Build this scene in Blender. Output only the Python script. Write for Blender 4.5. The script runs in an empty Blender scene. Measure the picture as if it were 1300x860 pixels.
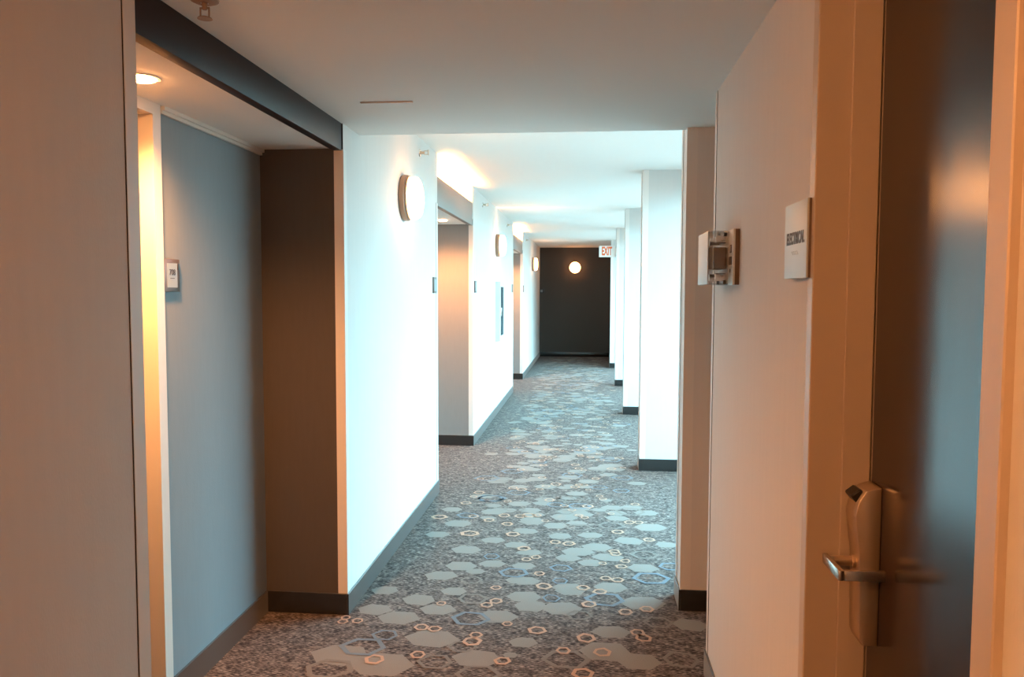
import bpy, bmesh, math, random
from mathutils import Vector, Matrix

# ------------------------------------------------------------------ camera
S = bpy.context.scene
COL = S.collection
FPX, CW, CH = 1000.0, 1300.0, 860.0
EYE = 1.5
def _n(v): return Vector(v).normalized()
_y = _n((746 - 650, -(370 - 430), -FPX))            # corridor direction in camera axes
_z = -_n((600 - 650, -FPX * FPX / 60.0, -FPX))       # up
_z = (_z - _y * _z.dot(_y)).normalized()
_x = _y.cross(_z)
ROT = Matrix((_x, _y, _z))
cd = bpy.data.cameras.new('camera'); cam = bpy.data.objects.new('camera', cd); COL.objects.link(cam)
cd.sensor_fit = 'HORIZONTAL'; cd.sensor_width = 36; cd.lens = 36 * FPX / CW
cd.clip_start = 0.02; cd.clip_end = 200
cam.matrix_world = Matrix.Translation((0, 0, EYE)) @ ROT.to_4x4()
S.camera = cam

def floor_point(px, py):
    d = ROT @ Vector((px - 650, 430 - py, -FPX)).normalized()
    t = -EYE / d.z
    return d.x * t, d.y * t, t

# ------------------------------------------------------------------ world, exposure
W = bpy.data.worlds.new('sky'); S.world = W; W.use_nodes = True
nt = W.node_tree; nt.nodes.clear()
wo = nt.nodes.new('ShaderNodeOutputWorld'); bg = nt.nodes.new('ShaderNodeBackground')
tc = nt.nodes.new('ShaderNodeTexCoord'); sx = nt.nodes.new('ShaderNodeSeparateXYZ'); rp = nt.nodes.new('ShaderNodeValToRGB')
nt.links.new(tc.outputs['Generated'], sx.inputs[0]); 
mr = nt.nodes.new('ShaderNodeMapRange'); mr.inputs[1].default_value = -1; nt.links.new(sx.outputs['Z'], mr.inputs[0])
nt.links.new(mr.outputs[0], rp.inputs[0]); nt.links.new(rp.outputs[0], bg.inputs[0]); nt.links.new(bg.outputs[0], wo.inputs[0])
e = rp.color_ramp.elements
e[0].position = 0.0; e[0].color = (0.09, 0.11, 0.12, 1)
e[1].position = 1.0; e[1].color = (0.31, 0.61, 0.76, 1)
q = e.new(0.485); q.color = (0.085, 0.125, 0.13, 1)
q = e.new(0.515); q.color = (0.31, 0.57, 0.66, 1)
q = e.new(0.75); q.color = (0.32, 0.62, 0.77, 1)
SKY = 7.3
bg.inputs[1].default_value = SKY
S.view_settings.view_transform = 'Standard'; S.view_settings.look = 'None'
S.view_settings.gamma = 1; S.view_settings.use_curve_mapping = False
S.view_settings.exposure = 1.8
S.cycles.use_denoising = True
S.cycles.max_bounces = 14; S.cycles.diffuse_bounces = 8; S.cycles.glossy_bounces = 5
S.cycles.transmission_bounces = 8; S.cycles.transparent_max_bounces = 16
S.cycles.caustics_reflective = False; S.cycles.caustics_refractive = False
S.cycles.sample_clamp_indirect = 6
WARM = (1.0, 0.40, 0.13)
P_SCONCE = 8.0; P_SCONCE_NEAR = 62.0
P_DOWN = 72.0; P_DOWN_FAR = 75.0; P_COVE = 50.0

# ------------------------------------------------------------------ main dimensions (metres)
XL, XR, XC = -1.095, 0.447, 0.475       # left wall, right columns, closet wall
XB = -1.481                             # back wall of the door alcoves
XW = 0.93                               # window wall
ZN, ZU, ZA = 2.245, 2.495, 2.135        # near ceiling, high ceiling, alcove ceiling
YS, YE, Y0 = 3.75, 18.1, -4.3           # ceiling step, far wall, wall behind the camera
PIERS = [(-2.3, 1.845), (3.48, 5.70), (7.50, 11.58), (13.30, 18.1)]
ALCOVES = [(Y0, -2.3), (1.845, 3.48), (5.70, 7.50), (11.58, 13.30)]
COLS = [(3.69, 3.88), (6.60, 6.79), (9.62, 9.81), (12.54, 12.73), (15.47, 15.66)]
BB = 0.10

# ------------------------------------------------------------------ materials
def mat(name, col, rough=0.6, metal=0.0, spec=0.5, bump=None, var=None, coat=0.0):
    m = bpy.data.materials.new(name); m.use_nodes = True
    t = m.node_tree; b = t.nodes['Principled BSDF']
    b.inputs['Base Color'].default_value = (*col, 1); b.inputs['Roughness'].default_value = rough
    b.inputs['Metallic'].default_value = metal; b.inputs['Specular IOR Level'].default_value = spec
    b.inputs['Coat Weight'].default_value = coat
    tcn = t.nodes.new('ShaderNodeTexCoord')
    if var:                                  # (scale vector, amount)
        mp = t.nodes.new('ShaderNodeMapping'); mp.inputs['Scale'].default_value = var[0]
        nz = t.nodes.new('ShaderNodeTexNoise'); nz.inputs['Scale'].default_value = 1; nz.inputs['Detail'].default_value = 4
        mx = t.nodes.new('ShaderNodeMix'); mx.data_type = 'RGBA'
        a = var[1]
        mx.inputs['A'].default_value = (*[c * (1 - a) for c in col], 1); mx.inputs['B'].default_value = (*[min(1, c * (1 + a)) for c in col], 1)
        t.links.new(tcn.outputs['Object'], mp.inputs[0]); t.links.new(mp.outputs[0], nz.inputs[0])
        t.links.new(nz.outputs[0], mx.inputs['Factor']); t.links.new(mx.outputs['Result'], b.inputs['Base Color'])
    if bump:                                 # (scale vector, strength)
        mp = t.nodes.new('ShaderNodeMapping'); mp.inputs['Scale'].default_value = bump[0]
        nz = t.nodes.new('ShaderNodeTexNoise'); nz.inputs['Scale'].default_value = 1; nz.inputs['Detail'].default_value = 3
        bp = t.nodes.new('ShaderNodeBump'); bp.inputs['Strength'].default_value = bump[1]; bp.inputs['Distance'].default_value = 0.002
        t.links.new(tcn.outputs['Object'], mp.inputs[0]); t.links.new(mp.outputs[0], nz.inputs[0])
        t.links.new(nz.outputs[0], bp.inputs['Height']); t.links.new(bp.outputs[0], b.inputs['Normal'])
    return m

def emit(name, col, strength):
    m = bpy.data.materials.new(name); m.use_nodes = True
    t = m.node_tree; t.nodes.clear()
    o = t.nodes.new('ShaderNodeOutputMaterial'); n = t.nodes.new('ShaderNodeEmission')
    n.inputs[0].default_value = (*col, 1); n.inputs[1].default_value = strength
    t.links.new(n.outputs[0], o.inputs[0]); return m

M = {}
M['wall'] = mat('pale wallcovering', (0.63, 0.61, 0.59), 0.75, bump=((260, 260, 90), 0.25), var=((40, 40, 4), 0.04))
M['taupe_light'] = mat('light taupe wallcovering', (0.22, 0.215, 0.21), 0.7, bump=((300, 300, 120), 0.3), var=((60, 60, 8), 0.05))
M['end'] = mat('dark brown end wallcovering', (0.055, 0.045, 0.037), 0.7, bump=((300, 300, 120), 0.3), var=((60, 60, 8), 0.08))
M['beige'] = mat('beige wallcovering', (0.57, 0.47, 0.40), 0.75, bump=((260, 260, 90), 0.25), var=((40, 40, 4), 0.04))  # the pale wallcovering again, warm lamp cast mixed into its colour
M['column'] = mat('white column wallcovering', (0.57, 0.57, 0.56), 0.7, bump=((260, 260, 90), 0.2), var=((40, 40, 4), 0.03))
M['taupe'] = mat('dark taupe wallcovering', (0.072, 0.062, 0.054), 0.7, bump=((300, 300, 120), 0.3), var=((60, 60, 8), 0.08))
M['guard_beige'] = mat('beige corner guard vinyl', (0.66, 0.53, 0.44), 0.5)  # near guard only: vinyl colour browned to hold the lamp's warm tint
M['alcove'] = mat('grey alcove wallcovering', (0.215, 0.245, 0.265), 0.7, bump=((300, 300, 120), 0.3), var=((60, 60, 8), 0.05))
M['guard'] = mat('corner guard vinyl', (0.68, 0.65, 0.62), 0.45)
M['ceiling'] = mat('painted ceiling', (0.77, 0.77, 0.74), 0.85, bump=((120, 120, 120), 0.15))
M['fascia'] = mat('brown laminate fascia', (0.024, 0.012, 0.010), 0.45, spec=0.28, var=((3, 1, 14), 0.12))
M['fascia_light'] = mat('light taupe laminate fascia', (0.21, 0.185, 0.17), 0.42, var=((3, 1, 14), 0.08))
M['base'] = mat('charcoal rubber base', (0.015, 0.013, 0.012), 0.22, spec=0.7, bump=((90, 90, 90), 0.05))
_b = M['base'].node_tree.nodes['Principled BSDF']; _b.inputs['Sheen Weight'].default_value = 0.5; _b.inputs['Sheen Roughness'].default_value = 0.4
M['frame'] = mat('painted door frame', (0.70, 0.66, 0.60), 0.4)
M['frame_tan'] = mat('tan painted door frame', (0.50, 0.42, 0.35), 0.42)
M['door'] = mat('dark brown door laminate', (0.020, 0.010, 0.007), 0.19, spec=0.7, var=((5, 5, 2), 0.25), bump=((9, 9, 5), 0.12))
M['nickel'] = mat('satin nickel', (0.62, 0.50, 0.38), 0.36, metal=0.85)
M['nickel_bright'] = mat('bright satin nickel', (0.80, 0.74, 0.66), 0.25, metal=1.0)
M['black'] = mat('black plastic', (0.015, 0.013, 0.012), 0.35)
M['bronze'] = mat('bronze metal', (0.36, 0.24, 0.17), 0.45, metal=0.5)
M['white'] = mat('white plastic', (0.78, 0.78, 0.76), 0.45)
M['plate'] = mat('silver sign face', (0.50, 0.56, 0.58), 0.4, metal=0.15)
M['plate_grey'] = mat('soft grey sign face', (0.30, 0.35, 0.38), 0.5)
M['sign_brown'] = mat('brown sign backing', (0.105, 0.070, 0.052), 0.4)
M['sign_grey'] = mat('grey sign face', (0.22, 0.24, 0.25), 0.4)
M['ink'] = mat('sign lettering', (0.045, 0.035, 0.032), 0.5)
M['red'] = mat('red exit lettering', (0.72, 0.13, 0.03), 0.5)
M['winframe'] = mat('window frame aluminium', (0.55, 0.57, 0.58), 0.4, metal=0.3)
M['cabinet'] = mat('pale steel cabinet', (0.60, 0.66, 0.68), 0.35)
M['darkglass'] = mat('dark cabinet glazing', (0.10, 0.14, 0.16), 0.1)
M['gap'] = mat('shadow gap sealant', (0.02, 0.017, 0.015), 0.8)  # near-black colour standing in for shade in seams and door gap
M['chrome'] = mat('chrome', (0.85, 0.83, 0.80), 0.12, metal=1.0)

def glass(name, tint, fac, rough=0.02):
    m = bpy.data.materials.new(name); m.use_nodes = True
    t = m.node_tree; t.nodes.clear()
    o = t.nodes.new('ShaderNodeOutputMaterial'); mx = t.nodes.new('ShaderNodeMixShader')
    tr = t.nodes.new('ShaderNodeBsdfTransparent'); gl = t.nodes.new('ShaderNodeBsdfGlossy'); lw = t.nodes.new('ShaderNodeLayerWeight')
    tr.inputs[0].default_value = (*tint, 1); gl.inputs['Roughness'].default_value = rough; lw.inputs[0].default_value = fac
    lw.inputs[0].default_value = 0.5
    pw = t.nodes.new('ShaderNodeMath'); pw.operation = 'POWER'; pw.inputs[1].default_value = 5; t.links.new(lw.outputs['Facing'], pw.inputs[0])
    ma = t.nodes.new('ShaderNodeMath'); ma.operation = 'MULTIPLY_ADD'; ma.inputs[1].default_value = 0.7; ma.inputs[2].default_value = fac; t.links.new(pw.outputs[0], ma.inputs[0])
    t.links.new(ma.outputs[0], mx.inputs[0]); t.links.new(tr.outputs[0], mx.inputs[1]); t.links.new(gl.outputs[0], mx.inputs[2])
    t.links.new(mx.outputs[0], o.inputs[0]); return m
M['glass'] = glass('window glass', (0.97, 0.99, 0.98), 0.04)
M['acrylic'] = glass('clear acrylic', (0.93, 0.93, 0.93), 0.07, 0.05)

# carpet: woven speckle and three yarn colours for the hexagon print
def carpet_base():
    m = bpy.data.materials.new('carpet speckle'); m.use_nodes = True
    t = m.node_tree; b = t.nodes['Principled BSDF']; b.inputs['Roughness'].default_value = 0.95; b.inputs['Specular IOR Level'].default_value = 0.15
    c = t.nodes.new('ShaderNodeTexCoord')
    def noise(sc, det):
        mp = t.nodes.new('ShaderNodeMapping'); mp.inputs['Scale'].default_value = sc
        n = t.nodes.new('ShaderNodeTexNoise'); n.inputs['Scale'].default_value = 1; n.inputs['Detail'].default_value = det
        t.links.new(c.outputs['Object'], mp.inputs[0]); t.links.new(mp.outputs[0], n.inputs[0]); return n
    n1 = noise((50, 270, 1), 2.5); n2 = noise((17, 26, 1), 2)
    ad = t.nodes.new('ShaderNodeMath'); ad.operation = 'MULTIPLY_ADD'; ad.inputs[1].default_value = 0.35
    t.links.new(n2.outputs[0], ad.inputs[0]); t.links.new(n1.outputs[0], ad.inputs[2])
    r = t.nodes.new('ShaderNodeValToRGB'); t.links.new(ad.outputs[0], r.inputs[0])
    e = r.color_ramp.elements
    e[0].position = 0.56; e[0].color = (0.016, 0.011, 0.010, 1)
    e[1].position = 0.80; e[1].color = (0.25, 0.21, 0.185, 1)
    k = e.new(0.65); k.color = (0.045, 0.034, 0.031, 1)
    k = e.new(0.72); k.color = (0.120, 0.098, 0.088, 1)
    t.links.new(r.outputs[0], b.inputs['Base Color'])
    bp = t.nodes.new('ShaderNodeBump'); bp.inputs['Strength'].default_value = 0.5; bp.inputs['Distance'].default_value = 0.004
    t.links.new(n1.outputs[0], bp.inputs['Height']); t.links.new(bp.outputs[0], b.inputs['Normal'])
    return m
M['carpet'] = carpet_base()
def yarn(name, col):
    m = mat(name, col, 0.95, spec=0.15, var=((260, 420, 1), 0.30), bump=((220, 320, 1), 0.4)); return m
M['hex_grey'] = yarn('carpet grey hexagon yarn', (0.185, 0.172, 0.155))
M['hex_blue'] = yarn('carpet blue outline yarn', (0.13, 0.16, 0.19))
M['hex_pale'] = yarn('carpet grey outline yarn', (0.155, 0.138, 0.124))
M['hex_orange'] = yarn('carpet orange outline yarn', (0.38, 0.25, 0.18))

for k in ('carpet', 'hex_grey', 'hex_blue', 'hex_pale', 'hex_orange'):        # pile catches light at a low angle
    q = M[k].node_tree.nodes['Principled BSDF']; q.inputs['Sheen Weight'].default_value = 0.05; q.inputs['Sheen Roughness'].default_value = 0.5

# ------------------------------------------------------------------ helpers
def quad(bm, pts, mi=0):
    f = bm.faces.new([bm.verts.new(p) for p in pts]); f.material_index = mi; return f

def box(bm, x0, x1, y0, y1, z0, z1, mi=0, faces=None):
    x0, x1 = min(x0, x1), max(x0, x1); y0, y1 = min(y0, y1), max(y0, y1); z0, z1 = min(z0, z1), max(z0, z1)
    v = [bm.verts.new(p) for p in ((x0,y0,z0),(x1,y0,z0),(x1,y1,z0),(x0,y1,z0),(x0,y0,z1),(x1,y0,z1),(x1,y1,z1),(x0,y1,z1))]
    idx = {'-z': (0,3,2,1), '+z': (4,5,6,7), '-y': (0,1,5,4), '+x': (1,2,6,5), '+y': (2,3,7,6), '-x': (3,0,4,7)}
    for k, ii in idx.items():
        f = bm.faces.new([v[i] for i in ii]); f.material_index = (faces or {}).get(k, mi)
    return v

def bevel(bm, w, seg=2):
    bmesh.ops.bevel(bm, geom=list(bm.edges), offset=w, segments=seg, affect='EDGES', profile=0.5, clamp_overlap=True)

def cyl(bm, c, axis, r0, r1, h, seg=24, mi=0):
    r = bmesh.ops.create_cone(bm, cap_ends=True, segments=seg, radius1=r0, radius2=r1, depth=h)
    d = Vector(axis).normalized(); q = Vector((0, 0, 1)).rotation_difference(d)
    bmesh.ops.transform(bm, matrix=Matrix.Translation(Vector(c) + d * h / 2) @ q.to_matrix().to_4x4(), verts=r['verts'])
    for v in r['verts']:
        for f in v.link_faces: f.material_index = mi

def lathe(bm, prof, seg=40, axis='x', mi=0):
    """prof = [(along, radius)], turned about an axis through the origin"""
    rings = []
    for a, r in prof:
        ring = []
        if r < 1e-6: ring = [bm.verts.new((a, 0, 0) if axis == 'x' else (0, 0, a))]
        else:
            for k in range(seg):
                t = 2 * math.pi * k / seg
                p = (a, r * math.cos(t), r * math.sin(t)) if axis == 'x' else (r * math.cos(t), r * math.sin(t), a)
                ring.append(bm.verts.new(p))
        rings.append(ring)
    for A, B in zip(rings, rings[1:]):
        for k in range(seg):
            k2 = (k + 1) % seg
            if len(A) == 1 and len(B) == 1: continue
            if len(A) == 1: vs = [A[0], B[k], B[k2]]
            elif len(B) == 1: vs = [A[k], B[0], A[k2]]
            else: vs = [A[k], B[k], B[k2], A[k2]]
            bm.faces.new(vs).material_index = mi

def obj(name, bm, mats, parent=None, smooth=False, loc=None):
    bmesh.ops.recalc_face_normals(bm, faces=list(bm.faces))
    me = bpy.data.meshes.new(name); bm.to_mesh(me); bm.free()
    for m in (mats if isinstance(mats, (list, tuple)) else [mats]): me.materials.append(m)
    o = bpy.data.objects.new(name, me); COL.objects.link(o)
    if smooth:
        for p in me.polygons: p.use_smooth = True
        try: me.set_sharp_from_angle(angle=math.radians(35))
        except Exception: pass
    if parent: o.parent = parent
    if loc: o.location = loc
    return o

def one(name, m, *b, parent=None, bev=0, loc=None):
    bm = bmesh.new(); box(bm, *b)
    if bev: bevel(bm, bev)
    return obj(name, bm, m, parent, smooth=bool(bev), loc=loc)

def tag(o, label, cat, group=None):
    o['label'] = label; o['category'] = cat
    if group: o['group'] = group
    return o
def struct(o): o['kind'] = 'structure'; return o
def thing(name, label, cat, loc=(0, 0, 0), rot=(0, 0, 0), group=None):
    o = bpy.data.objects.new(name, None); COL.objects.link(o); o.location = loc; o.rotation_euler = rot
    o.empty_display_size = 0.05
    return tag(o, label, cat, group)
def setting(name, loc=(0, 0, 0)):
    o = bpy.data.objects.new(name, None); COL.objects.link(o); o.location = loc; o.empty_display_size = 0.05
    return struct(o)

def text(name, s, size, m, parent, mw, depth=0.0006, sx=1.0, fat=0.0):
    cu = bpy.data.curves.new(name, 'FONT'); cu.body = s; cu.size = size; cu.extrude = depth; cu.offset = fat; cu.align_x = 'CENTER'; cu.align_y = 'CENTER'
    t = bpy.data.objects.new(name + '_tmp', cu); COL.objects.link(t)
    bpy.context.view_layer.update()
    me = bpy.data.meshes.new_from_object(t.evaluated_get(bpy.context.evaluated_depsgraph_get()))
    bpy.data.objects.remove(t); bpy.data.curves.remove(cu)
    me.transform(mw @ Matrix.Diagonal((sx, 1, 1, 1)))
    me.materials.clear(); me.materials.append(m); me.name = name
    o = bpy.data.objects.new(name, me); COL.objects.link(o); o.parent = parent
    return o
# text planes: facing -x (right hand wall), facing +x (left hand wall), facing -y (towards the camera)
def face_mx(x, y, z): return Matrix.Translation((x, y, z)) @ Matrix(((0, 0, -1, 0), (-1, 0, 0, 0), (0, 1, 0, 0), (0, 0, 0, 1)))
def face_px(x, y, z): return Matrix.Translation((x, y, z)) @ Matrix(((0, 0, 1, 0), (1, 0, 0, 0), (0, 1, 0, 0), (0, 0, 0, 1)))
def face_my(x, y, z): return Matrix.Translation((x, y, z)) @ Matrix(((1, 0, 0, 0), (0, 0, -1, 0), (0, 1, 0, 0), (0, 0, 0, 1)))

# ------------------------------------------------------------------ floor with its printed hexagons
bm = bmesh.new()
box(bm, -2.4, XW + 0.2, Y0 - 0.2, YE + 0.3, -0.12, 0.0, 0)
rnd = random.Random(7)
def hexpts(x, y, r, rot, asp=1.0, jit=0.09, rg=rnd):
    out = []
    for k in range(6):
        a = rot + k * math.pi / 3; q = r * (1 + rg.uniform(-jit, jit))
        out.append((x + q * math.cos(a), y + q * asp * math.sin(a)))
    return out
NS = [0]
def solid(x, y, r, rot=0.0):
    NS[0] += 1; zz = 0.0003 + (NS[0] % 211) * 0.000006
    quad(bm, [(a, b, zz) for a, b in hexpts(x, y, r, rot, 0.80)], 1)
def ring(x, y, r, w, mi, z, rot=0.0):
    o = hexpts(x, y, r, rot, 0.88 if r > .06 else 1.0)
    i = [(x + (a - x) * (1 - w), y + (b - y) * (1 - w)) for a, b in o]
    for k in range(6):
        l = (k + 1) % 6
        quad(bm, [(*o[k], z), (*o[l], z), (*i[l], z), (*i[k], z)], mi)
SOL = [(489,750,36),(576,751,36),(532,762,43),(475,774,44),(506,785,54),(556,774,46),(632,783,50),(548,811,66),(431,832,70),(485,844,78),(605,837,60),
 (665,758,48),(674,770,46),(712,773,52),(724,750,42),(776,746,44),(816,766,56),(776,803,50),(664,816,40),(768,828,68),(812,841,56),(876,794,46),(648,832,20),
 (574,647,28),(582,665,36),(555,679,34),(626,686,30),(592,698,41),(585,719,42),(625,716,34),(604,726,26),(560,731,41),(636,648,30),(663,674,26),(655,692,32),(666,702,22),(665,719,34),(658,737,34),
 (673,648,30),(726,650,40),(717,657,36),(782,652,28),(802,645,30),(675,663,32),(705,668,34),(670,675,30),(711,681,32),(750,680,34),(825,670,42),(799,687,40),(846,692,30),(733,701,44),(758,695,42),(721,709,36),(772,708,40),(749,715,32),(816,722,40),(674,702,30),(667,738,38),(721,747,40)]
RIN = [(598,786,52,'b'),(461,822,62,'b'),(489,807,34,'b'),(600,761,40,'g'),(418,850,58,'g'),(552,841,44,'g'),(606,857,60,'g'),(587,822,38,'g'),
 (718,838,60,'g'),(865,838,48,'g'),(836,791,38,'g'),(736,782,36,'g'),(768,762,52,'b'),(700,760,24,'b'),(652,728,40,'b'),(599,737,30,'g'),(624,707,22,'b'),(606,643,26,'g'),(594,655,30,'b'),
 (818,705,36,'g'),(735,643,34,'b'),(852,720,34,'b'),(827,735,46,'b'),(712,722,30,'b'),(711,738,22,'b'),(776,668,36,'g'),(735,670,34,'g')]
ORA = [(439,785,14),(435,790,14),(454,789,16),(535,797,20),(552,799,18),(531,832,20),(476,838,26),(604,807,18),(599,815,26),(618,769,18),(630,764,18),(560,767,14),(630,747,15),(638,840,22),
 (690,745,22),(740,747,18),(762,752,20),(748,768,20),(794,778,20),(821,774,20),(682,801,24),(744,811,26),(809,804,20),(817,811,22),(715,827,20),(764,829,24),(740,856,30),(644,793,14),
 (558,657,22),(597,678,26),(621,661,16),(644,666,16),(651,679,20),(665,697,18),(668,711,14),(660,656,16),(671,655,20),(682,655,14),(799,664,16),(811,664,14),(784,676,18),(705,689,16),(722,691,18),(824,686,16),
 (780,701,16),(782,704,16),(680,708,14),(794,713,14),(789,720,16),(765,716,12),(685,729,16),(769,735,16),(784,737,18),(735,655,12)]
for px, py, w in SOL:
    x, y, t = floor_point(px, py); solid(x, y, w * t / 2060, rnd.uniform(-.15, .15))
for px, py, w, k in RIN:
    x, y, t = floor_point(px, py); ring(x, y, w * t / 2060, 0.24, 2 if k == 'b' else 3, 0.0019, rnd.uniform(-.15, .15))
for px, py, w in ORA:
    x, y, t = floor_point(px, py); ring(x, y, w * t / 2060, 0.36, 4, 0.0025, rnd.uniform(-.3, .3))
def scatter(ya, yb, dens, fn):
    n = int((yb - ya) * 1.45 * dens)
    for _ in range(n):
        y = rnd.uniform(ya, yb); x = -0.23 + 0.70 * rnd.uniform(-1, 1) * rnd.uniform(0.55, 1.0)
        fn(x, y)
for ya, yb in ((-4, 2.85), (5.0, YE - 0.1)):
    scatter(ya, yb, 24, lambda x, y: solid(x, y, rnd.uniform(.048, .095), rnd.uniform(-.2, .2)))
    scatter(ya, yb, 11, lambda x, y: ring(x, y, rnd.uniform(.06, .11), .2, rnd.choice((2, 3)), .0019, rnd.uniform(-.2, .2)))
    scatter(ya, yb, 17, lambda x, y: ring(x, y, rnd.uniform(.025, .045), .3, 4, .0025, rnd.uniform(-.4, .4)))
struct(obj('floor', bm, [M['carpet'], M['hex_grey'], M['hex_blue'], M['hex_pale'], M['hex_orange']]))

# ------------------------------------------------------------------ ceilings
struct(one('ceiling', M['ceiling'], -2.4, XW + 0.25, YS, YE + 0.3, ZU, ZU + 0.15))
struct(one('ceiling', M['ceiling'], -2.4, XW + 0.25, Y0 - 0.2, YS, ZN, ZU + 0.15))

# ------------------------------------------------------------------ left wall: piers, back wall with door openings, alcove ceilings
def guard(wall, x, y, sx, sy, z0, z1, w=0.042, m='guard'):
    """L-shaped corner guard: sx = which way the corridor face looks, sy = which way the return looks"""
    g = bmesh.new(); t = 0.0025
    box(g, x, x + sx * t, y, y - sy * w, z0, z1)
    box(g, x + sx * t, x - sx * w, y, y + sy * t, z0, z1)
    s = bmesh.new(); ya, yb = sorted((y - sy * w, y - sy * (w + 0.003))); xa, xb = sorted((x, x + sx * 0.0012))
    box(s, xa, xb, ya, yb, z0, z1); obj('guard_seam', s, M['gap'], wall)  # thin dark strip draws the shadow line beside the guard
    return obj('corner_guard', g, M[m], wall)

for i, (a, b) in enumerate(PIERS):
    top = ZN if b < YS else ZU
    p = bmesh.new()
    box(p, XB - 0.3, XL, a, b, 0, top, 1, {'+x': 0})
    if a < YS < b:
        p.free(); p = bmesh.new()
        box(p, XB - 0.3, XL, a, b, 0, ZU, 1, {'+x': 0})
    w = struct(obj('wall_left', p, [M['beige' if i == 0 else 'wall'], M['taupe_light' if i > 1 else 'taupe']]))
    if a > 0: guard(w, XL, a, 1, -1, BB, ZA - 0.005 if i else ZA)
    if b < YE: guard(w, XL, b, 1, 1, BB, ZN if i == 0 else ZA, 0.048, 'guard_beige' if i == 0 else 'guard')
    # charcoal base round the pier
    g = bmesh.new(); e = 0.009
    ya, yb = (a - e if a > 0 else a), (b + e if b < YE else b)
    box(g, XL, XL + e, ya, yb, 0, BB)
    if a > 0: box(g, XB, XL, a - e, a, 0, BB)
    if b < YE: box(g, XB, XL, b, b + e, 0, BB)
    bevel(g, 0.0015, 1)
    struct(obj('baseboard_left', g, M['base']))

DOOR_W, DOOR_H = 0.90, 2.05
# y range of each alcove's doorway (None where it cannot be seen)
DOORS = [(-3.55, -2.65), (1.905, 2.575), (6.50, 7.38), (11.70, 12.60)]
for i, (a, b) in enumerate(ALCOVES):
    d0, d1 = DOORS[i]
    dh = 2.095 if i == 1 else 2.05
    p = bmesh.new()
    box(p, XB - 0.3, XB, a, d0 - .02, 0, ZU); box(p, XB - 0.3, XB, d1 + .02, b, 0, ZU); box(p, XB - 0.3, XB, d0 - .02, d1 + .02, dh + .02, ZU)
    struct(obj('wall_left', p, M['alcove']))
    struct(one('wall_left', M['taupe'], XB - 0.42, XB - 0.3, a, b, 0, ZU))
    # alcove ceiling with its cove trough
    c = bmesh.new(); zt = ZN if i < 2 else ZA + 0.05
    box(c, XB, XL - 0.045, a, b, ZA, zt)
    if i >= 2:                                   # painted lining of the cove above the alcove
        box(c, XB, XB + 0.01, a, b, zt, ZU); box(c, XB + 0.01, XL - 0.001, a, a + 0.006, zt, ZU); box(c, XB + 0.01, XL - 0.001, b - 0.006, b, zt, ZU)
    struct(obj('ceiling', c, M['ceiling']))
    # brown fascia
    ft = ZN if i < 2 else 2.335
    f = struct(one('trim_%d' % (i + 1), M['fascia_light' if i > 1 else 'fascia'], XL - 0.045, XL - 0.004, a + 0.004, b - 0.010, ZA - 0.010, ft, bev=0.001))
    # crown bead along the alcove ceiling
    cb = bmesh.new()
    yb0 = d1 + 0.06
    box(cb, XB, XB + 0.022, yb0, b, ZA - 0.014, ZA); box(cb, XB, XB + 0.012, yb0, b, ZA - 0.026, ZA - 0.014)
    struct(obj('trim_%d' % (i + 11), cb, M['frame']))
    bb = bmesh.new(); box(bb, XB, XB + 0.009, d1 + 0.055, b - 0.009, 0, BB); box(bb, XB, XB + 0.009, a + 0.009, d0 - 0.055, 0, BB) if d0 - 0.055 > a + 0.02 else None
    struct(obj('baseboard_left', bb, M['base']))

def frame_left(parent, d0, d1, dh, depth, fw, m):
    g = bmesh.new(); x0 = XB + 0.012
    box(g, XB - depth, x0, d1, d1 + fw, 0, dh + fw); box(g, XB - depth, x0, d0 - fw, d0, 0, dh + fw); box(g, XB - depth, x0, d0, d1, dh, dh + fw)
    obj('door_frame', g, m, parent)
    s = bmesh.new(); sx0, sx1 = XB - depth, XB - depth + 0.05
    box(s, sx0, sx1, d1 - 0.013, d1, 0, dh); box(s, sx0, sx1, d0, d0 + 0.013, 0, dh); box(s, sx0, sx1, d0 + 0.013, d1 - 0.013, dh - 0.013, dh)
    obj('door_stop', s, m, parent)

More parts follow.
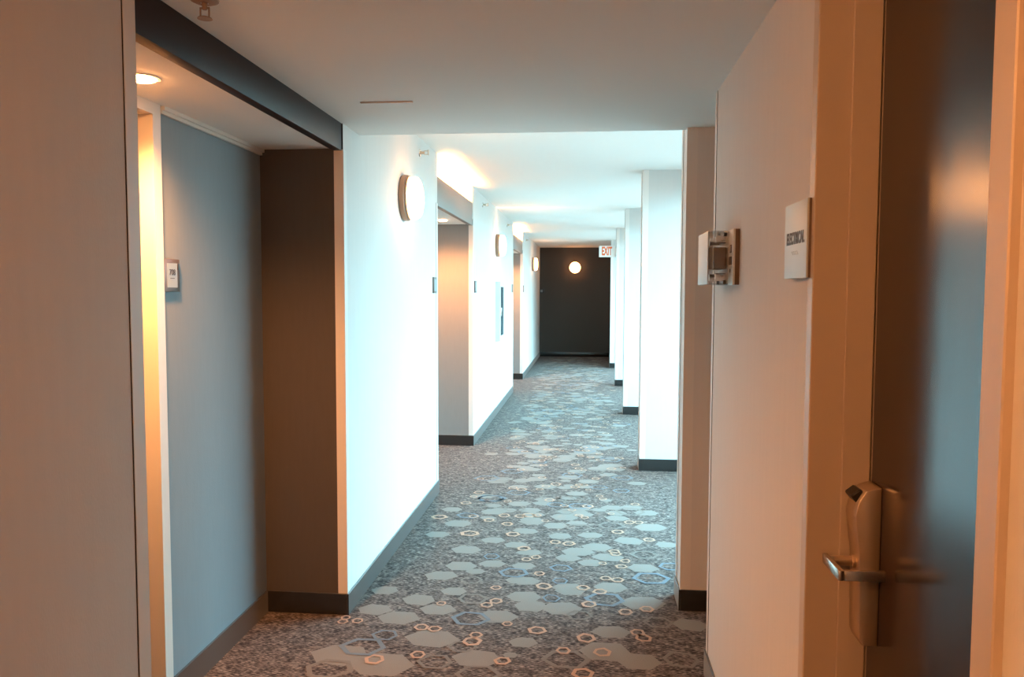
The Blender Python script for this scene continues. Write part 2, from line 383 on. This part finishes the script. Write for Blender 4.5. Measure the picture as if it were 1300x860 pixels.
def make_lock(parent, x, y, z, s, yd):
    """electronic lock: x = door face, s = direction it sticks out, y = the side edge, yd = direction of its width and z its lever height"""
    prof = [(0, -0.165), (0.030, -0.165), (0.036, -0.150), (0.040, 0.02), (0.044, 0.05), (0.050, 0.10), (0.044, 0.128), (0.030, 0.152), (0.008, 0.160), (0, 0.160)]
    w = 0.062
    g = bmesh.new()
    A = [g.verts.new((x + s * p, y, z + q)) for p, q in prof]; B = [g.verts.new((x + s * p, y + yd * w, z + q)) for p, q in prof]
    g.faces.new(A); g.faces.new(list(reversed(B)))
    for k in range(len(prof)):
        l = (k + 1) % len(prof); g.faces.new((A[k], A[l], B[l], B[k]))
    bmesh.ops.recalc_face_normals(g, faces=list(g.faces)); bevel(g, 0.003, 2)
    L = obj('electronic_lock', g, M['nickel'], parent, smooth=True)
    g = bmesh.new()                                       # card slot head
    ym = y + yd * w * 0.5
    v = box(g, x + s * 0.030, x + s * 0.054, y + yd * 0.014, y + yd * (w - 0.004), z + 0.128, z + 0.149)
    bmesh.ops.rotate(g, verts=v, cent=(x + s * 0.04, ym, z + 0.142), matrix=Matrix.Rotation(s * math.radians(38), 3, 'Y'))
    bevel(g, 0.003, 1)
    o = obj('card_slot', g, M['black'], L); o['label'] = 'black card reader slot on the lock head'
    g = bmesh.new(); cyl(g, (x + s * 0.043, ym, z + 0.085), (s, 0, 0), 0.007, 0.007, 0.004, 16)
    obj('key_cylinder', g, M['bronze'], L)
    g = bmesh.new(); cyl(g, (x + s * 0.034, ym, z), (s, 0, 0), 0.014, 0.014, 0.012, 24); cyl(g, (x + s * 0.045, ym, z), (s, 0, 0), 0.010, 0.010, 0.052, 24)
    obj('lever_spindle', g, M['nickel'], L, smooth=True)
    g = bmesh.new(); l0, l1 = ym + yd * 0.014, ym - yd * 0.092
    box(g, x + s * 0.088, x + s * 0.099, l0, l1, z - 0.0105, z + 0.0105)
    box(g, x + s * 0.010, x + s * 0.088, l1, l1 + yd * 0.011, z - 0.0105, z + 0.0105)
    bevel(g, 0.0022, 2)
    obj('lever_handle', g, M['nickel_bright'], L, smooth=True)
    return L

for i, (d0, d1) in enumerate(DOORS):
    if i == 0: continue
    dh = 2.095 if i == 1 else 2.05
    D = setting('door_%d' % (i + 1), (0, 0, 0))
    frame_left(D, d0, d1, dh - 0.0, 0.15, 0.05, M['frame'])
    obj('door_leaf', (lambda g: (box(g, XB - 0.195, XB - 0.151, d0 + 0.002, d1 - 0.002, 0.008, dh - 0.002), bevel(g, .001, 1), g)[2])(bmesh.new()), M['door'], D)
    make_lock(D, XB - 0.151, d0 + 0.05, 0.93, 1, 1)

# ------------------------------------------------------------------ right side: closet wall, columns, window wall
DY0, DY1, DX = 0.975, 1.685, 0.588      # closet doorway and door face
FWR = 0.038
CY1 = 3.06                              # far end of the closet wall
p = bmesh.new()
F = {'+y': 1}
box(p, XC, XC + 0.17, DY1 + .02, CY1, 0, ZN, 0); box(p, XC, XC + 0.17, Y0, DY0 - .02, 0, ZN, 0); box(p, XC, XC + 0.17, DY0 - .02, DY1 + .02, 2.22, ZN, 0)
wr = struct(obj('wall_right', p, [M['wall'], M['taupe']]))
guard(wr, XC, CY1, -1, 1, BB, ZN - 0.001, 0.03)
g = bmesh.new(); e = 0.009
box(g, XC - e, XC, DY1 + 0.052, CY1 + e, 0, BB); box(g, XC - e, XC, Y0, DY0 - 0.052, 0, BB); box(g, XC, XC + 0.17, CY1, CY1 + e, 0, BB); bevel(g, .0015, 1)
struct(obj('baseboard_right', g, M['base']))
# recess behind the closet wall, closed by a wall
struct(one('wall_right', M['wall'], XW - 0.05, XW + 0.2, Y0, COLS[0][0], 0, ZU))
struct(one('wall_right', M['taupe'], XC + 0.17, XW - 0.05, CY1 - 0.12, CY1 - 0.001, 0, ZN))

for i, (a, b) in enumerate(COLS):
    p = bmesh.new(); top = ZU
    box(p, XR, XW + 0.001, a, b, 0, top, 0)
    w = struct(obj('wall_right', p, [M['wall' if i == 0 else 'column']]))
    zt = ZN if i == 0 else ZU
    guard(w, XR, a, -1, -1, BB, zt - 0.001, 0.045); guard(w, XR, b, -1, 1, BB, ZU - 0.001, 0.045)
    g = bmesh.new()
    box(g, XR - e, XR, a - e, b + e, 0, BB); box(g, XR, XW, a - e, a, 0, BB); box(g, XR, XW, b, b + e, 0, BB); bevel(g, .0015, 1)
    struct(obj('baseboard_right', g, M['base']))
# solid right wall at the far end
XE = 0.515
p = bmesh.new(); box(p, XE, XW, COLS[4][1], YE, 0, ZU); struct(obj('wall_right', p, M['wall']))
struct(one('baseboard_right', M['base'], XE - e, XE, COLS[4][1] + e, YE - e, 0, BB, bev=.0015))

# windows in the four bays
BAYS = [(COLS[k][1], COLS[k + 1][0]) for k in range(4)]
WS, WH = 0.06, 2.38
for i, (a, b) in enumerate(BAYS):
    p = bmesh.new()
    box(p, XW, XW + 0.2, a - 0.1, b + 0.1, 0, WS); box(p, XW, XW + 0.2, a - 0.1, b + 0.1, WH, ZU)
    box(p, XW, XW + 0.2, a - 0.1, a + 0.06, WS, WH); box(p, XW, XW + 0.2, b - 0.06, b + 0.1, WS, WH)
    struct(obj('wall_right', p, M['wall']))
    struct(one('baseboard_right', M['base'], XW - e, XW, a + e, b - e, 0, WS - .022, bev=.0015))
    wdw = setting('window_%d' % (i + 1), (XW + 0.1, (a + b) / 2, WS))
    ya, yb = a + 0.06, b - 0.06; cy = (a + b) / 2
    g = bmesh.new(); t = 0.045
    for y0_, y1_, z0_, z1_ in ((ya, yb, WS, WS + t), (ya, yb, WH - t, WH), (ya, ya + t, WS + t, WH - t), (yb - t, yb, WS + t, WH - t)):
        box(g, -0.035, 0.035, y0_ - cy, y1_ - cy, z0_ - WS, z1_ - WS)
    bevel(g, .002, 1); obj('window_frame', g, M['winframe'], wdw)
    one('mullion', M['winframe'], -0.03, 0.03, -0.02, 0.02, t, WH - WS - t, parent=wdw, bev=.002)
    for s0, s1 in ((ya + t - cy, -0.02), (0.02, yb - t - cy)):
        one('pane', M['glass'], -0.003, 0.003, s0, s1, t, WH - WS - t, parent=wdw)
    one('window_sill', M['frame'], -0.098, -0.035, ya - cy, yb - cy, -0.02, 0.005, parent=wdw, bev=.003)
    ld = bpy.data.lights.new('window portal', 'AREA'); ld.shape = 'RECTANGLE'; ld.size = yb - ya; ld.size_y = WH - WS
    ld.cycles.is_portal = True
    lo = bpy.data.objects.new('daylight_portal', ld); COL.objects.link(lo)
    lo.matrix_world = Matrix.Translation((XW + 0.22, cy, (WS + WH) / 2)) @ Matrix(((0, 0, 1, 0), (1, 0, 0, 0), (0, 1, 0, 0), (0, 0, 0, 1))).to_4x4()

# far wall and the wall behind the camera
struct(one('wall_back', M['end'], -2.4, XW + 0.2, YE, YE + 0.2, 0, ZU))
struct(one('baseboard_back', M['base'], XL + e, XE - e, YE - e, YE, 0, BB, bev=.0015))
struct(one('wall_front', M['wall'], -2.4, XW + 0.2, Y0 - 0.2, Y0, 0, ZN))

# ------------------------------------------------------------------ closet door on the right, with its frame and lock
D = setting('door_1')
g = bmesh.new(); fx = XC - 0.012; dh = 2.2
for y0_, y1_ in ((DY1, DY1 + FWR), (DY0 - 0.05, DY0)): box(g, fx, DX + 0.06, y0_, y1_, 0, dh)
bevel(g, 0.002, 1)
obj('door_frame', g, [M['frame_tan']], D)
g = bmesh.new()                                        # rebate: the frame steps in half way through its depth
box(g, DX - 0.058, DX - 0.001, DY1 - 0.006, DY1, 0, dh); box(g, DX - 0.058, DX - 0.001, DY0, DY0 + 0.006, 0, dh); bevel(g, .0015, 1)
obj('door_stop', g, M['frame_tan'], D)
g = bmesh.new(); box(g, DX, DX + 0.045, DY0 + 0.003, DY1 - 0.013, 0.008, dh); bevel(g, .001, 1)
obj('door_leaf', g, M['door'], D)
one('door_seal', M['gap'], DX + 0.010, DX + 0.05, DY1 - 0.013, DY1 - 0.0, 0.008, dh, parent=D)  # dark filler draws the shade in the gap by the jamb
make_lock(D, DX, 1.612, 0.950, -1, 1)

# ------------------------------------------------------------------ lamps
def sconce(label, loc, rz, power, sheet=0.0, group='round wall lamps along the corridor'):
    t = thing('wall_sconce', label, 'wall lamp', loc, (0, 0, rz), group)
    g = bmesh.new(); lathe(g, [(0, 0), (0, .132), (.004, .135), (.030, .135), (.034, .131), (.034, .118), (.0, .0)][:6] + [(.030, 0)], 48)
    obj('back_plate', g, M['bronze'], t, smooth=True)
    g = bmesh.new(); lathe(g, [(.031, 0), (.031, .124), (.075, .124), (.090, .119), (.101, .104), (.108, .080), (.112, .045), (.113, 0)], 48)
    o = obj('opal_glass', g, emit('lit opal glass', WARM, power), t, smooth=True); o['label'] = 'glowing opal glass drum'
    g = bmesh.new(); lathe(g, [(.034, .1245), (.034, .1285), (.047, .1285), (.047, .1245)], 48)
    obj('retaining_ring', g, M['bronze'], t, smooth=True)
    if sheet:                                   # the slot round the drum throws a thin fan of light on wall and ceiling
        ld = bpy.data.lights.new('sconce slot light', 'POINT'); ld.energy = sheet; ld.shadow_soft_size = 0.01; ld.color = (1, .72, .45); ld.use_nodes = True
        n = ld.node_tree; em = n.nodes['Emission']; tcx = n.nodes.new('ShaderNodeTexCoord'); sp = n.nodes.new('ShaderNodeSeparateXYZ')
        n.links.new(tcx.outputs['Normal'], sp.inputs[0])
        ab = n.nodes.new('ShaderNodeMath'); ab.operation = 'ABSOLUTE'; n.links.new(sp.outputs['Y'], ab.inputs[0])
        mr = n.nodes.new('ShaderNodeMapRange'); mr.interpolation_type = 'SMOOTHSTEP'
        mr.inputs[1].default_value = 0.0; mr.inputs[2].default_value = 0.055; mr.inputs[3].default_value = 1; mr.inputs[4].default_value = 0
        n.links.new(ab.outputs[0], mr.inputs[0])
        up = n.nodes.new('ShaderNodeMapRange'); up.inputs[1].default_value = 0.05; up.inputs[2].default_value = 0.35; n.links.new(sp.outputs['Z'], up.inputs[0])
        mu = n.nodes.new('ShaderNodeMath'); mu.operation = 'MULTIPLY'; n.links.new(mr.outputs[0], mu.inputs[0]); n.links.new(up.outputs[0], mu.inputs[1])
        n.links.new(mu.outputs[0], em.inputs['Strength'])
        lo = bpy.data.objects.new('slot_light', ld); COL.objects.link(lo); lo.parent = t; lo.location = (0.05, 0, 0.145)
    return t
sconce('round bronze and opal wall lamp on the white wall just past the near left alcove', (XL, 4.64, 2.05), 0, P_SCONCE)
sconce('round opal wall lamp on the white wall above the recessed extinguisher cabinet', (XL, 9.45, 2.045), 0, P_SCONCE, 14)
sconce('round opal wall lamp on the left wall close to the dark end wall', (XL, 15.58, 2.03), 0, P_SCONCE, 5)
sconce('round lit wall lamp in the middle of the dark end wall', (-0.29, YE, 2.038), -math.pi / 2, P_SCONCE, 0)
sconce('round opal wall lamp on the left wall behind the camera', (XL, -0.25, 2.05), 0, P_SCONCE_NEAR, 0)

def downlight(label, x, y, power, z=ZA):
    t = thing('recessed_downlight', label, 'downlight', (x, y, z), group='downlights in the alcove ceilings')
    g = bmesh.new(); lathe(g, [(0, .041), (-.003, .042), (-.003, .053), (0, .055)], 40, 'z'); obj('trim_ring', g, M['guard'], t, smooth=True)
    g = bmesh.new(); lathe(g, [(-.0005, .042), (-.006, .039), (-.010, .03), (-.011, 0)], 40, 'z'); obj('lamp_lens', g, emit('lit downlight lens', WARM, 60), t, smooth=True)
    ld = bpy.data.lights.new('downlight beam', 'SPOT'); ld.energy = power; ld.color = WARM; ld.spot_size = math.radians(150); ld.spot_blend = 0.9; ld.shadow_soft_size = .045
    lo = bpy.data.objects.new('downlight_beam', ld); COL.objects.link(lo); lo.parent = t; lo.location = (0, 0, -.02)
    return t
downlight('round lit downlight in the ceiling of the nearest left alcove', -1.335, 2.285, P_DOWN)
downlight('round lit downlight in the ceiling of the second left alcove', -1.30, 7.02, P_DOWN_FAR)
downlight('round lit downlight in the ceiling of the farthest left alcove', -1.30, 12.80, P_DOWN_FAR)
downlight('round lit downlight in the ceiling of the alcove behind the camera', -1.30, -2.9, P_DOWN)

for k, name in ((2, 'second'), (3, 'farthest')):
    a, b = ALCOVES[k]
    t = thing('cove_light', 'warm cove light strip glowing above the brown fascia of the %s left alcove' % name, 'light strip', (XL - 0.20, (a + b) / 2, ZA + 0.05), group='cove light strips above the alcoves')
    one('housing', M['white'], -0.045, 0.045, -(b - a) / 2 + .03, (b - a) / 2 - .03, 0, 0.022, parent=t)
    one('diffuser', emit('lit cove diffuser', WARM, P_COVE), -0.035, 0.035, -(b - a) / 2 + .04, (b - a) / 2 - .04, 0.022, 0.030, parent=t)

# ------------------------------------------------------------------ signs
def sign_left(label, y, z, w, h, lines, face, frame_m, group=None, ink='ink', x=XL):
    t = thing('room_sign', label, 'sign', (x, y, z), group=group)
    one('sign_backing', frame_m, 0, 0.010, -w / 2, w / 2, -h / 2, h / 2, parent=t, bev=.0015)
    one('sign_face', face, 0.010, 0.0106, -w * .33, w * .33, -h * .37, h * .37, parent=t)
    for s, sz, dz, sxx in lines:
        text('lettering', s, sz, M[ink], t, face_px(0.0112, 0, dz), sx=sxx)
    return t
s = sign_left('silver faced 708 room sign in a dark frame on the grey alcove wall', 2.682, 1.552, 0.104, 0.116, [('708', .030, .010, .9), ('. ... .', .014, -.014, 1.0)][:1], M['plate_grey'], M['sign_brown'], x=XB)
o = one('sign_detail', M['ink'], 0.0106, 0.0112, -.014, .014, -.0115, -.0090, parent=s)
o['label'] = 'thin dark dash under the number'
o = one('insert_slider', M['black'], 0.010, 0.013, .038, .046, .020, .042, parent=s)
for lab, y in (('small grey room sign on the bright wall just before the second left alcove', 5.575), ('small grey room sign just past the second left alcove', 7.635),
               ('small dark room sign at the far end of the extinguisher cabinet wall', 11.43), ('small dark room sign on the left wall just past the farthest alcove', 13.43)):
    sign_left(lab, y, 1.54, 0.115, 0.115, [], M['sign_grey'], M['sign_brown'])
t = thing('room_sign', 'small black sign at the left edge of the dark end wall', 'sign', (-1.045, YE, 1.505))
one('sign_backing', M['black'], -0.062, 0.062, -0.014, 0, -0.05, 0.05, parent=t, bev=.0015)
one('sign_face', M['sign_grey'], -0.034, 0.020, -0.017, -0.014, -0.028, 0.028, parent=t)
for lab, z in (('small brown sign high on the right wall beside the dark end wall', 1.60), ('small dark plate low on the right wall beside the dark end wall', 1.19)):
    t = thing('room_sign', lab, 'sign', (XE, 16.9, z))
    one('sign_backing', M['sign_brown'], -0.014, 0, -0.10, 0.10, -0.07, 0.07, parent=t, bev=.0015)
    one('sign_face', M['sign_grey'], -0.0165, -0.014, -0.07, 0.07, -0.045, 0.045, parent=t)

# silver sign reading ELECTRICAL on the closet wall
t = thing('electrical_sign', 'silver sign lettered ELECTRICAL with brown edges beside the closet door frame', 'sign', (XC, 1.795, 1.613))
one('sign_backing', M['sign_brown'], -0.017, 0, -0.092, 0.092, -0.083, 0.083, parent=t, bev=.001)
one('sign_face', M['plate'], -0.021, -0.017, -0.092, 0.092, -0.083, 0.083, parent=t, bev=.0006)
text('lettering', 'ELECTRICAL', .036, M['ink'], t, face_mx(-0.0214, 0, 0.004), sx=0.74, fat=.0011)
for k in range(12):
    one('braille_dot', M['sign_grey'], -0.0222, -0.021, -0.026 + k * .0045, -0.0245 + k * .0045, -.031 + (k % 3) * .003, -.0295 + (k % 3) * .003, parent=t)

# projecting sign holder: plate on the wall, clear acrylic cover with a brown block inside
t = thing('acrylic_wall_unit', 'clear acrylic box projecting from a silver and brown plate on the pale right wall', 'wall unit', (XC, 2.545, 1.61))
one('back_board', M['sign_brown'], -0.014, 0, 0, 0.30, -0.088, 0.088, parent=t, bev=.001)
one('face_plate', M['plate'], -0.020, -0.014, 0.000, 0.30, -0.088, 0.088, parent=t, bev=.0006)
y0 = 0.085; y1 = 0.30; xo = -0.085; xi = -0.0205; w = .005
g = bmesh.new()
box(g, xo, xo + w, y0, y1, -.088, .088); box(g, xo + w, xi, y0, y0 + w, -.088, .088); box(g, xo + w, xi, y1 - w, y1, -.088, .088)
box(g, xo + w, xi, y0 + w, y1 - w, .083, .088); box(g, xo + w, xi, y0 + w, y1 - w, -.088, -.083)
obj('acrylic_cover', g, M['acrylic'], t)
o = one('cover_edge', M['plate'], xo - .002, xo + .0, y0 - .001, y1, -.086, .086, parent=t, bev=.0008); o['label'] = 'light catching outer face of the cover'  # silver sheet paints the reflected light on the clear cover's outer face
g = bmesh.new(); box(g, -0.062, -0.021, y0 + .03, y1 - .04, -.036, .036); bevel(g, .002, 1)
obj('inner_block', g, M['sign_brown'], t)
one('inner_card', M['plate'], -0.068, -0.063, y0 + .028, y1 - .04, -.036, .036, parent=t)
for zz in (.062, -.062):
    for yy in (y0 + .035, y1 - .05):
        g = bmesh.new(); cyl(g, (-0.056, yy, zz), (1, 0, 0), .013, .013, .035, 20); obj('standoff', g, M['chrome'], t, smooth=True)
        g = bmesh.new(); cyl(g, (-0.030, yy, zz + (.018 if zz > 0 else -.018)), (1, 0, 0), .006, .006, .009, 14); obj('screw_cap', g, M['black'], t, smooth=True)
one('display_window', M['ink'], -0.0212, -0.020, .030, .056, .014, .040, parent=t)
one('display_window', M['sign_grey'], -0.0218, -0.0212, .037, .048, .018, .036, parent=t)
one('button', M['ink'], -0.0225, -0.020, .024, .062, -.025, .002, parent=t)
g = bmesh.new(); cyl(g, (-0.0205, .043, -.043), (-1, 0, 0), .006, .006, .003, 16); obj('indicator', g, M['sign_grey'], t, smooth=True)

# EXIT sign flagged off the fourth column
t = thing('exit_sign', 'white EXIT sign with red letters projecting from the far right column', 'exit sign', (XR, 12.64, 2.13))
one('sign_box', M['white'], -0.272, -0.014, -0.02, 0.02, -0.088, 0.088, parent=t, bev=.004)
one('wall_bracket', M['white'], -0.014, -0.0025, -0.035, 0.035, -0.05, 0.05, parent=t, bev=.002)
text('lettering', 'EXIT', .18, M['red'], t, face_my(-0.150, -0.0208, 0), sx=0.44, fat=.007)

# ------------------------------------------------------------------ fire extinguisher cabinet on the left wall
t = thing('extinguisher_cabinet', 'pale steel extinguisher cabinet with a dark glazed front on the left wall', 'cabinet', (XL, 9.60, 0.90))
h = 0.71
g = bmesh.new()
for a_ in ((0, .045, -.24, -.225, 0, h), (0, .045, .225, .24, 0, h), (0, .045, -.225, .225, 0, .015), (0, .045, -.225, .225, h - .015, h), (0, .004, -.225, .225, .015, h - .015)): box(g, *a_)
obj('cabinet_body', g, M['cabinet'], t)
g = bmesh.new()
for a_ in ((.045, .056, -.24, -.17, 0, h), (.045, .056, .17, .24, 0, h), (.045, .056, -.17, .17, 0, .06), (.045, .056, -.17, .17, h - .06, h)): box(g, *a_)
dr = obj('door', g, M['cabinet'], t)
one('glazing', M['darkglass'], .047, .053, -.17, .17, .06, h - .06, parent=dr)
one('pull_handle', M['nickel_bright'], .056, .072, -.200, -.185, .30, .40, parent=dr, bev=.002)

# ------------------------------------------------------------------ sprinklers and the slot in the near ceiling
t = thing('ceiling_sprinkler', 'small pendent sprinkler with a round escutcheon on the near ceiling', 'sprinkler', (-0.985, 1.985, ZN))
g = bmesh.new(); lathe(g, [(0, .036), (-.004, .035), (-.010, .022), (-.010, .010)], 28, 'z'); obj('escutcheon', g, M['bronze'], t, smooth=True)
g = bmesh.new(); cyl(g, (0, 0, -.008), (0, 0, -1), .0075, .0055, .018, 14); box(g, -.013, -.010, -.002, .002, -.046, -.020); box(g, .010, .013, -.002, .002, -.046, -.020); box(g, -.013, .013, -.002, .002, -.024, -.020)
obj('sprinkler_frame', g, M['bronze'], t)
g = bmesh.new(); cyl(g, (0, 0, -.046), (0, 0, -1), .017, .019, .003, 18); obj('deflector', g, M['bronze'], t)
for lab, y in (('sidewall sprinkler above and beyond the nearest wall lamp', 5.10), ('sidewall sprinkler high on the wall just past the second alcove', 8.2),
               ('sidewall sprinkler high on the wall beyond the extinguisher cabinet', 10.7), ('sidewall sprinkler high on the left wall past the farthest alcove', 13.9)):
    t = thing('sidewall_sprinkler', lab, 'sprinkler', (XL, y, 2.395), group='sidewall sprinklers on the left wall')
    g = bmesh.new(); cyl(g, (0, 0, 0), (1, 0, 0), .026, .024, .006, 24); obj('escutcheon', g, M['chrome'], t)
    g = bmesh.new(); cyl(g, (.004, 0, 0), (1, 0, 0), .010, .008, .030, 14); box(g, .03, .056, -.002, .002, .009, .013); box(g, .03, .056, -.002, .002, -.013, -.009)
    obj('sprinkler_frame', g, M['nickel'], t)
    g = bmesh.new(); box(g, .056, .060, -.014, .014, -.016, .018); obj('deflector', g, M['nickel'], t)
t = one('ceiling_access_slot', M['bronze'], -.105, .105, -.006, .006, -.004, 0, loc=(-0.797, 3.10, ZN))
tag(t, 'thin brown metal slot cover set in the near ceiling', 'slot cover')
